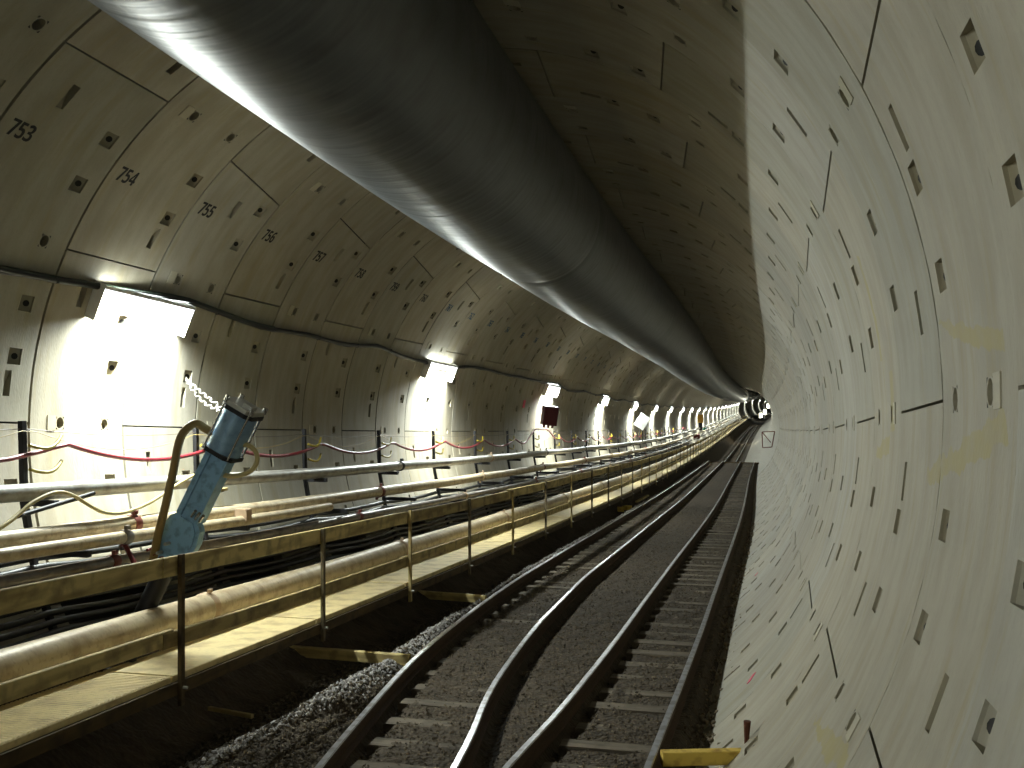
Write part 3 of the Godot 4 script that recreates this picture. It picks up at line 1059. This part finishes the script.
# ---------------------------------------------------------------- pipes and racks
func pipe(called: String, label: String, a: float, b: float, r: float, m: Material, joints: Array, jm: Material, z1 := 140.0) -> void:
	var root := thing(called, label, "pipe", P(a, b - r, 4))
	var stops := [1.0] + joints
	var last: float = joints[-1]
	while last < z1 - 8:
		last += 4.35 if last < 40 else 17.4
		stops.append(last)
	stops.append(z1)
	for i in stops.size() - 1:
		var st := mb()
		var path := []
		var z: float = stops[i]
		while z < stops[i + 1]:
			path.append(P(a, b - 0.006 * sin(PI * (z - stops[i]) / (stops[i + 1] - stops[i])), z))
			z += 0.4 if z < 30 else 2.0
		path.append(P(a, b, stops[i + 1]))
		tube(st, path, r * S, 18 if stops[i] < 20 else 10)
		obj("pipe_length", st, m, root)
		if i > 0:
			st = mb()
			sweep(st, [P(a, b, stops[i] - 0.035), P(a, b, stops[i] - 0.02), P(a, b, stops[i] + 0.02), P(a, b, stops[i] + 0.035)], circle((r + 0.009) * S, 18), true, [0.93, 1.0, 1.0, 0.93])
			for s in [-1, 1]:
				var t := deg_to_rad(75.0 if s > 0 else -110.0)
				bx(st, Transform3D(upright(stops[i]).basis, P(a + (r + 0.025) * cos(t), b + (r + 0.025) * sin(t), stops[i])), Vector3(0.035, 0.035, 0.05))
			var c := obj("coupling", st, jm if i % 3 else M.coupling_pale, root)
	return

const PIPES := [[-2.2, -0.47, 0.052], [-2.05, -0.715, 0.055], [-1.93, -0.775, 0.04], [-1.95, -0.92, 0.036], [-1.72, -1.31, 0.102]]

func rack() -> Node3D:
	var root := Node3D.new()
	var pts := [[-2.36, -0.06], [-2.345, -0.55], [-2.26, -1.0], [-2.06, -1.52]]
	var st := mb()
	for i in 3:
		var p := Vector3(pts[i][0], pts[i][1], 0) * S
		var q := Vector3(pts[i + 1][0], pts[i + 1][1], 0) * S
		var d := (q - p).normalized()
		boxy(st, Transform3D(Basis(d.cross(Vector3.BACK), d, Vector3.BACK), (p + q) / 2), Vector3(0.045, p.distance_to(q) + 0.02, 0.055))
	obj("upright", st, M.black_steel, root, true)
	for arm in [[-2.35, -2.12, -0.545], [-2.31, -1.9, -0.84], [-2.29, -1.88, -0.985], [-2.15, -1.6, -1.44], [-2.05, -1.2, -1.525]]:
		st = mb()
		boxy(st, Transform3D(Basis(), Vector3((arm[0] + arm[1]) / 2, arm[2], 0) * S), Vector3((arm[1] - arm[0]) * S, 0.05, 0.06))
		obj("arm", st, M.black_steel, root, true)
	for h in [[-0.2, 0.045], [-0.345, 0.03]]:
		st = mb()
		var c := []
		for i in 9:
			var t := i / 8.0
			c.append(Vector3(-2.325 + 0.03 * sin(t * PI), h[0] - 0.035 * sin(t * PI) + h[1] * t * t, -0.02 - 0.3 * t) * S)
		tube(st, c, 0.016, 6)
		obj("hook", st, M.hook_yellow, root, true)
	return root

func racks() -> void:
	var first: Node3D
	for k in 25:
		var z := 3.45 + 1.97 * k
		var o: Node3D
		if first == null:
			o = rack()
			first = o
		else:
			o = first.duplicate()
		o.name = numbered("pipe_rack")
		add_child(o)
		o.transform = upright(z)
		var words := "black steel pipe rack with two yellow hooks, %s in the row from the near end" % ORD[k]
		if k == 0:
			words = "black steel pipe rack before the left edge of the picture"
		elif k == 1:
			words = "black steel pipe rack with yellow hooks at the left edge of the picture"
		elif k == 2:
			words = "black steel pipe rack half hidden behind the blue gate valve"
		tag(o, words, "rack", "black steel racks that carry the pipes")

func pipes() -> void:
	pipe("steel_pipe", "topmost grey steel pipe of the left wall, below the red hose", PIPES[0][0], PIPES[0][1], PIPES[0][2], M.pipe_grey, [7.3, 11.62, 15.6, 19.56], M.black_steel)
	pipe("steel_pipe", "second pipe from the top, warm grey with red couplings, above the handrail", PIPES[1][0], PIPES[1][1], PIPES[1][2], M.pipe_warm, [6.06, 10.58, 14.6, 18.6], M.coupling_red)
	pipe("steel_pipe", "thinner pipe tucked close under the second pipe behind the blue gate valve", PIPES[2][0], PIPES[2][1], PIPES[2][2], M.pipe_warm, [5.8], M.pipe_dark, 9.0)
	pipe("steel_pipe", "slim shiny dark pipe running just behind the top handrail board", PIPES[3][0], PIPES[3][1], PIPES[3][2], M.pipe_dark, [5.7, 9.76, 13.43, 17.6], M.coupling_red)
	pipe("slurry_pipe", "thickest pipe, tan and stained, seen between the handrail and the midrail", PIPES[4][0], PIPES[4][1], PIPES[4][2], M.pipe_warm, [6.42, 10.3, 14.5, 18.8], M.coupling_pale)
	# hose hung in swags from the racks' hooks
	var path := []
	var z := 2.0
	while z < 60:
		var s := fposmod((z - 5.76) / 1.99, 1.0)
		var b := -0.19 - 0.115 * 4 * s * (1 - s)
		if z > 17.0 and z < 19.4:
			b = lerpf(b, -0.02, smoothstep(18.2, 19.4, z))
		elif z >= 19.4 and z < 21.6:
			b = lerpf(-0.02, b, smoothstep(20.2, 21.6, z))
		path.append(P(-2.31 if z < 5.3 else -2.33, b, z))
		z += 0.14 if z < 30 else 0.3
	var st := mb()
	tube(st, path, 0.021, 8)
	tag(obj("air_hose", st, M.hose_red), "long dark red hose hung in swags from yellow hooks along the left wall", "hose")
	# black cables bundled along the wall behind the pipes
	var bundle := thing("cable_bundle", "bundle of black cables along the wall behind and below the upper pipes", "cables", P(-2.2, -1.25, 5))
	for i in 9:
		var line := []
		z = 1.5
		while z < 60:
			var u := fposmod((z - 3.45) / 1.97, 1.0)
			line.append(P(-2.3 + 0.026 * i + 0.012 * sin(z * 1.3 + i), -0.88 - 0.052 * i - (0.02 + 0.004 * (i * 3 % 5)) * 4 * u * (1 - u), z))
			z += 0.16 if z < 20 else 0.5
		st = mb()
		tube(st, line, 0.03, 7)
		obj("cable", st, M.cable_black, bundle)
	# loose pale hose lying over the pipes left of the valve
	var pts := []
	for q in [[4.4, -0.85, -2.15], [4.84, -0.66, -2.08], [5.0, -0.59, -2.08], [5.14, -0.52, -2.08], [5.32, -0.475, -2.07], [5.46, -0.5, -2.06], [5.6, -0.57, -2.04], [5.74, -0.62, -2.03], [5.96, -0.63, -2.03], [6.3, -0.58, -2.06], [6.72, -0.47, -2.1], [6.95, -0.42, -2.12]]:
		pts.append(P(q[2], q[1], q[0]))
	st = mb()
	tube(st, spline(pts, 5), 0.017, 8)
	tag(obj("loose_hose", st, M.hose_cream), "loose cream hose looping over the pipes left of the blue gate valve", "hose")
	# a dark flat bar stuck out behind the loose hose
	st = mb()
	cyl(st, P(-2.12, -0.6, 5.05), P(-2.1, -0.5, 5.72), 0.02, 8)
	tag(obj("steel_bar", st, M.black_steel), "short black steel bar lying behind the loose cream hose", "bar")
	# pale clamp box on the thin pipe
	st = mb()
	bx(st, Transform3D(upright(7.35).basis, P(-1.93, -0.735, 7.35)), Vector3(0.14, 0.13, 0.12))
	tag(obj("pipe_clamp", st, M.coupling_pale), "pale square clamp on the thin pipe right of the blue gate valve", "clamp")
	st = mb()
	bx(st, Transform3D(upright(7.2).basis, P(-2.1, -0.545, 7.2)), Vector3(0.12, 0.03, 0.4))
	tag(obj("pipe_shim", st, M.board), "pale wooden shim under the topmost pipe right of the blue gate valve", "shim")

# ---------------------------------------------------------------- the gate valve
func valve() -> void:
	var z := 5.82
	var fr := upright(z)
	var foot := P(-1.85, -1.325, z)
	var root := thing("gate_valve", "blue pneumatic gate valve leaning out over the handrail, chained to the wall", "valve", foot)
	var lean := atan2(0.765, 1.43)
	root.basis = fr.basis * Basis(Vector3.BACK, -lean)
	# local: y along the valve, x across the pipe, z along the pipe
	var st := mb()
	var prof := []
	for q in [[-0.1, 0.45], [0.1, 0.45], [0.12, 0.5], [0.132, 0.66], [0.112, 0.74], [0.06, 0.795], [-0.06, 0.795], [-0.112, 0.74], [-0.132, 0.66], [-0.12, 0.5]]:
		prof.append(Vector2(q[0], q[1]) * S)
	prof.reverse()
	var t := mb()
	plate(t, prof, 0.09)
	obj("body", t, M.blue_paint, root, true)
	t = mb()
	plate(t, prof.map(func(p): return Vector2(p.x * 0.8, (p.y - 0.6 * S) * 0.86 + 0.6 * S)), 0.12)
	obj("body_rib", t, M.blue_paint, root, true)
	# yoke: two plates up to the cylinder
	for s in [-1, 1]:
		st = mb()
		boxy(st, Transform3D(Basis(), Vector3(0.062 * s, 1.0, 0.0) * S), Vector3(0.05, 0.44 * S, 0.15))
		obj("yoke_plate", st, M.blue_paint, root, true)
	st = mb()
	boxy(st, Transform3D(Basis(), Vector3(0, 1.0, 0.035) * S), Vector3(0.14, 0.42 * S, 0.012))
	obj("yoke_web", st, M.blue_paint, root, true)
	st = mb()
	cyl(st, Vector3(0, 0.75, 0) * S, Vector3(0, 1.25, 0) * S, 0.022, 10)
	obj("rod", st, M.chrome, root, true)
	st = mb()
	cyl(st, Vector3(0, 1.255, 0) * S, Vector3(0, 1.525, 0) * S, 0.108 * S, 24)
	obj("cylinder", st, M.blue_cylinder, root, true)
	for y in [1.245, 1.535]:
		st = mb()
		var sq := soft_rect(0.226 * S, 0.226 * S, 0.06)
		flange(st, sq, y * S - 0.018, y * S + 0.018)
		obj("flange", st, M.black_steel, root, true)
	st = mb()
	flange(st, soft_rect(0.21 * S, 0.21 * S, 0.05), 1.548 * S, 1.575 * S)
	obj("head", st, M.alloy, root, true)
	for x in [-1, 1]:
		for q in [-1, 1]:
			st = mb()
			cyl(st, Vector3(0.09 * x, 1.24, 0.09 * q) * S, Vector3(0.09 * x, 1.565, 0.09 * q) * S, 0.01, 8)
			cyl(st, Vector3(0.09 * x, 1.56, 0.09 * q) * S, Vector3(0.09 * x, 1.598, 0.09 * q) * S, 0.021, 6)
			obj("tie_rod", st, M.chrome, root, true)
	st = mb()
	boxy(st, Transform3D(Basis(), Vector3(0.05, 1.585, 0.045) * S), Vector3(0.09, 0.05, 0.09))
	obj("port_block", st, M.alloy, root, true)
	# position switches between the yoke and the body
	for i in 3:
		st = mb()
		cyl(st, Vector3(0.03 + 0.03 * i, 0.81, 0.06) * S, Vector3(0.055 + 0.03 * i, 0.87, 0.1) * S, 0.014, 8)
		obj("switch", st, M.chrome, root, true)
	# the flange of the branch below, with its dark red bolts
	st = mb()
	cyl(st, Vector3(0, 0.08, 0) * S, Vector3(0, 0.47, 0) * S, 0.06 * S, 14)
	obj("branch_pipe", st, M.black_steel, root, true)
	for i in 6:
		st = mb()
		cyl(st, Vector3(-0.13 + 0.05 * i, 0.48, 0.02) * S, Vector3(-0.13 + 0.05 * i, 0.48, 0.075) * S, 0.014, 6)
		obj("bolt", st, M.bolt_red, root, true)
	# gland bolts at the front of the body
	for i in 4:
		st = mb()
		cyl(st, Vector3(-0.09 + 0.02 * i, 0.36 + 0.075 * i, 0.05) * S, Vector3(-0.09 + 0.02 * i, 0.36 + 0.075 * i, 0.1) * S, 0.016, 6)
		obj("gland_bolt", st, M.alloy, root, true)
	st = mb()
	cyl(st, Vector3(-0.32, 0.42, 0.03) * S, Vector3(-0.12, 0.33, 0.07) * S, 0.022, 8)
	cyl(st, Vector3(-0.33, 0.425, 0.03) * S, Vector3(-0.3, 0.41, 0.035) * S, 0.036, 6)
	obj("drain_stub", st, M.bolt_red, root, true)
	st = mb()
	var h1 := []
	for q in [[-1.27, -0.13, 0.0], [-1.365, -0.085, -0.02], [-1.42, -0.055, -0.06], [-1.49, -0.14, -0.1], [-1.535, -0.35, -0.11], [-1.6, -0.582, -0.1], [-1.66, -0.752, -0.08], [-1.7, -0.86, -0.05], [-1.74, -0.95, -0.03]]:
		h1.append(P(q[0], q[1], z + q[2]))
	tube(st, spline(h1, 5), 0.037, 10)
	obj("air_hose_thick", swap(st, root), M.hose_tan, root, true)
	st = mb()
	var h2 := []
	for q in [[-1.15, -0.18, 0.0], [-1.09, -0.185, 0.02], [-1.045, -0.235, 0.03], [-1.05, -0.3, 0.03], [-1.1, -0.352, 0.02], [-1.2, -0.375, 0.0], [-1.3, -0.36, 0.0]]:
		h2.append(P(q[0], q[1], z + q[2]))
	tube(st, spline(h2, 5), 0.021, 10)
	obj("air_hose_loop", swap(st, root), M.hose_cream, root, true)
	# the chain to the wall, two strands
	var chain := thing("chain", "bright steel chain from the wall to the head of the blue gate valve", "chain", W(172.4, 7.5))
	var p := W(172.4, 7.5, 0.01)
	var q := P(-1.24, 0.03, z)
	for strand in 2:
		for i in 15:
			var u := (i + 0.5) / 15.0
			var c := p.lerp(q, u) - Vector3(0, (0.012 + 0.08 * strand) * 4 * u * (1 - u), 0)
			var l := mb()
			var d := (q - p).normalized()
			var side := d.cross(Vector3.UP).normalized() if i % 2 else Vector3.UP
			var loop := []
			for k in 9:
				var w := TAU * k / 8
				loop.append(c + d * 0.062 * cos(w) + side * 0.02 * sin(w))
			tube(l, loop, 0.005, 5)
			obj("link", l, M.alloy, chain)

func swap(st: SurfaceTool, root: Node3D) -> SurfaceTool:   # from world to the thing's own axes
	var t := mb()
	t.append_from(st.commit(), 0, root.global_transform.affine_inverse())
	return t

func plate(st: SurfaceTool, prof: Array, thick: float) -> void:
	var p := inverted(prof) if Geometry2D.is_polygon_clockwise(PackedVector2Array(prof)) else prof
	sweep(st, [Vector3(0, 0, thick / 2), Vector3(0, 0, -thick / 2)], p, false)

func inverted(a: Array) -> Array:
	var b := a.duplicate()
	b.reverse()
	return b

func flange(st: SurfaceTool, prof: Array, y0: float, y1: float) -> void:
	var t := mb()
	sweep(t, [Vector3(0, 0, (y1 - y0) / 2), Vector3(0, 0, -(y1 - y0) / 2)], prof, false)
	st.append_from(t.commit(), 0, Transform3D(Basis(Vector3.RIGHT, -PI / 2), Vector3(0, (y0 + y1) / 2, 0)))

# ---------------------------------------------------------------- timbers and small things
func board(called: String, label: String, category: String, p: Vector3, q: Vector3, w: float, h: float, m: Material, top := true) -> MeshInstance3D:
	var st := mb()
	var d := Vector3(0, h / 2, 0) if top else Vector3.ZERO
	sweep(st, [p - d, q - d], soft_rect(w, h, minf(w, h) * 0.08), false)
	var o := obj(called, st, m)
	tag(o, label, category)
	return o

func small_things() -> void:
	board("cross_timber", "pale wooden cross beam from under the walkway to the left rail, nearest one", "timber", P(-1.95, -1.76, 7.51), P(-0.6, -1.76, 7.45), 0.07, 0.11, M.board)
	board("cross_timber", "pale wooden cross beam to the left rail, second and shorter in view", "timber", P(-1.95, -1.76, 10.6), P(-0.83, -1.765, 10.48), 0.07, 0.11, M.board)
	board("cross_timber", "short yellow painted timber between the right rail and the right wall", "timber", P(1.47, -1.745, 5.46), P(1.945, -1.74, 5.62), 0.09, 0.1, M.timber_yellow)
	var st := mb()
	cyl(st, P(1.9, -1.745, 5.64), P(1.905, -1.6, 5.64), 0.014, 8, 0.028)
	tag(obj("steel_wedge", st, M.rust), "rusty steel wedge standing upright at the wall end of the yellow timber", "wedge")
	board("loose_stick", "thin brown stick lying in the gravel under the walkway edge", "stick", P(-1.42, -1.84, 5.94), P(-1.08, -1.845, 5.86), 0.035, 0.035, M.board_dull)
	st = mb()
	for q in [[-1.33, 23.6, 0.2], [-1.25, 24.1, -0.4]]:
		bx(st, Transform3D(upright(q[1]).basis.rotated(Vector3.UP, q[2]), P(q[0] + 0.02, -1.83, q[1])), Vector3(0.2, 0.13, 0.3))
	tag(obj("yellow_block", st, M.timber_yellow), "small yellow blocks lying beside the left rail halfway down", "block")
	board("yellow_plank", "short yellowish plank beyond the yellow blocks at the foot of the walkway", "plank", P(-1.3, -1.84, 26.6), P(-1.22, -1.8, 28.6), 0.1, 0.06, M.board)
	# dark red box under the third lamp
	var fr := upright(19.9)
	var box := thing("distribution_box", "dark red distribution box hung askew under a lamp, with cables below", "box", P(-2.22, 0.02, 19.9))
	box.basis = fr.basis.rotated(fr.basis.x, 0.12) * Basis(Vector3.UP, 0.5) * Basis(Vector3.BACK, -0.16)
	st = mb()
	boxy(st, Transform3D(Basis(), Vector3(0, 0.32, 0)), Vector3(0.4, 0.52, 0.26))
	obj("case", st, M.box_red, box, true)
	st = mb()
	boxy(st, Transform3D(Basis(), Vector3(0, 0.33, 0.135)), Vector3(0.34, 0.42, 0.02))
	obj("lid", st, M.box_red, box, true)
	for i in 3:
		st = mb()
		cyl(st, Vector3(-0.12 + 0.12 * i, 0.08, 0), Vector3(-0.12 + 0.12 * i, -0.02, 0), 0.035, 8)
		obj("socket", st, M.box_red, box, true)
	# pink tab on the wall
	st = mb()
	var x := frame(19.1)
	boxy(st, Transform3D(x.basis * Basis(Vector3.BACK, deg_to_rad(170)), W(169.8, 19.1, 0.006)), Vector3(0.012, 0.2, 0.22))
	tag(obj("pink_tag", st, M.paint_pink), "pink square tag on the left wall just before the dark red box", "tag")
	for q in [[-41.5, 7.06, 0.1, "first"], [-42.8, 12.8, 0.06, "second"]]:
		st = mb()
		x = frame(q[1])
		var t: float = deg_to_rad(q[0])
		var spin := x.basis * Basis(Vector3.BACK, t)
		for i in 3:
			boxy(st, Transform3D(spin.rotated(spin.x, 0.6), W(q[0] + 0.2 * i, q[1] + 0.02 * i, 0.002)), Vector3(0.004, q[2] * 0.5, q[2]))
		tag(obj("paint_mark", st, M.paint_pink), "small pink paint mark low on the right wall, nearer one" if q[1] < 10 else "tiny pink paint dot low on the right wall, farther one", "paint mark")
	# red frame with one diagonal, standing out of the right wall
	var frame_root := thing("metal_frame", "small dark red metal frame with one diagonal on the right wall", "frame", P(1.9, -0.93, 48))
	var c := [P(1.88, -0.23, 48), P(2.43, -0.2, 48), P(2.31, -0.9, 48), P(1.905, -0.93, 48)]
	for e in [[0, 1], [1, 2], [2, 3], [3, 0], [0, 2]]:
		st = mb()
		cyl(st, c[e[0]], c[e[1]] if e != [0, 2] else c[0].lerp(c[2], 0.8) + Vector3(0.05, 0.1, 0), 0.03, 6)
		obj("bar", st, M.frame_red, frame_root)
	# white board on a stand, yellow sign, red lump, green crate far down the left side
	var sign := thing("notice_board", "tilted white notice board standing between two lamps on the left", "sign", P(-2.12, -0.42, 35.6))
	sign.basis = upright(35.6).basis * Basis(Vector3.UP, 0.35)
	st = mb()
	boxy(st, Transform3D(Basis(Vector3.BACK, -0.6), Vector3(0.0, 0.92, 0)), Vector3(0.52, 0.68, 0.03))
	obj("panel", st, M.sign_white, sign, true)
	st = mb()
	boxy(st, Transform3D(Basis(), Vector3(0.02, 0.3, -0.03)), Vector3(0.06, 0.7, 0.05))
	obj("stand", st, M.black_steel, sign, true)
	sign = thing("safety_sign", "small bright yellow sign at a lamp far down the left wall", "sign", P(-2.15, -0.1, 70))
	sign.basis = upright(70).basis
	st = mb()
	boxy(st, Transform3D(Basis(), Vector3(0, 0.35, 0)), Vector3(0.5, 0.75, 0.04))
	obj("panel", st, M.sign_yellow, sign, true)
	st = mb()
	boxy(st, Transform3D(Basis(), Vector3(0, -0.35, -0.03)), Vector3(0.3, 0.7, 0.06))
	obj("stand", st, M.black_steel, sign, true)
	st = mb()
	bx(st, Transform3D(upright(64).basis, P(-2.0, -0.86, 64)), Vector3(0.5, 0.35, 1.2))
	tag(obj("red_bundle", st, M.coupling_red), "dark red bundle lying on the pipes far down the left side", "bundle")
	st = mb()
	bx(st, Transform3D(upright(76).basis, P(-2.2, -0.62, 76)), Vector3(0.3, 0.2, 2.0))
	tag(obj("green_crate", st, M.green_plastic), "flat green crate on the pipes beyond the red bundle", "crate")
	# far work lights by the right wall
	var wl := thing("work_light", "cluster of bright white work lights beside the right wall, far away", "work light", P(1.9, -0.3, 95))
	fr = upright(95)
	st = mb()
	cyl(st, P(1.9, -0.1, 95), P(1.9, 1.2, 95), 0.06, 8)
	cyl(st, P(1.5, 0.3, 95), P(2.45, 0.3, 95), 0.06, 8)
	obj("bracket", st, M.black_steel, wl)
	for q in [[1.6, 0.15, 0.2], [1.95, 0.45, 0.22], [2.25, 1.0, 0.2]]:
		st = mb()
		if q[2] < 0.25:
			boxy(st, Transform3D(fr.basis, P(q[0], q[1], 94.8)), Vector3(0.36, 0.55, 0.12))
		else:
			cyl(st, P(q[0], q[1], 94.9), P(q[0], q[1], 94.75), q[2] * S, 16)
		obj("lamp", st, M.work_light, wl)
	for q in [[1.75, 0.3]]:
		var l := OmniLight3D.new()
		l.name = "glow"
		l.light_energy = 12.0
		l.light_size = 0.5
		l.omni_range = 60
		l.omni_attenuation = 2
		l.shadow_enabled = true
		l.light_color = Color(1, 1, 0.92)
		wl.add_child(l)
		l.global_position = P(q[0], q[1], 94.2)

# ----------------------------------------------------------------
func _ready() -> void:
	rng.seed = 753
	var cam := Camera3D.new()
	cam.name = "camera"
	cam.position = Vector3(0, EYE, 0)
	cam.rotation.y = 0.24
	cam.fov = rad_to_deg(2 * atan(384.0 / 1039.93))
	cam.near = 0.05
	cam.far = 900
	add_child(cam)
	cam.current = true
	var env := WorldEnvironment.new()
	env.name = "environment"
	env.environment = Environment.new()
	env.environment.background_mode = Environment.BG_COLOR
	env.environment.background_color = Color.BLACK
	env.environment.tonemap_mode = Environment.TONE_MAPPER_LINEAR
	env.environment.tonemap_exposure = 1.0
	env.environment.sdfgi_enabled = true
	env.environment.ssao_enabled = true
	env.environment.ssil_enabled = true
	add_child(env)
	var sx := walk_line(KX, -0.023629, -1.892892)
	var sy := walk_line(KY, -0.027567, 0.099125)
	sxs = sx[0]
	cxs = sx[1]
	sys = sy[0]
	cys = sy[1]
	materials()
	lining()
	bed()
	track()
	walkway()
	lamps()
	duct()
	cables()
	racks()
	pipes()
	valve()
	small_things()
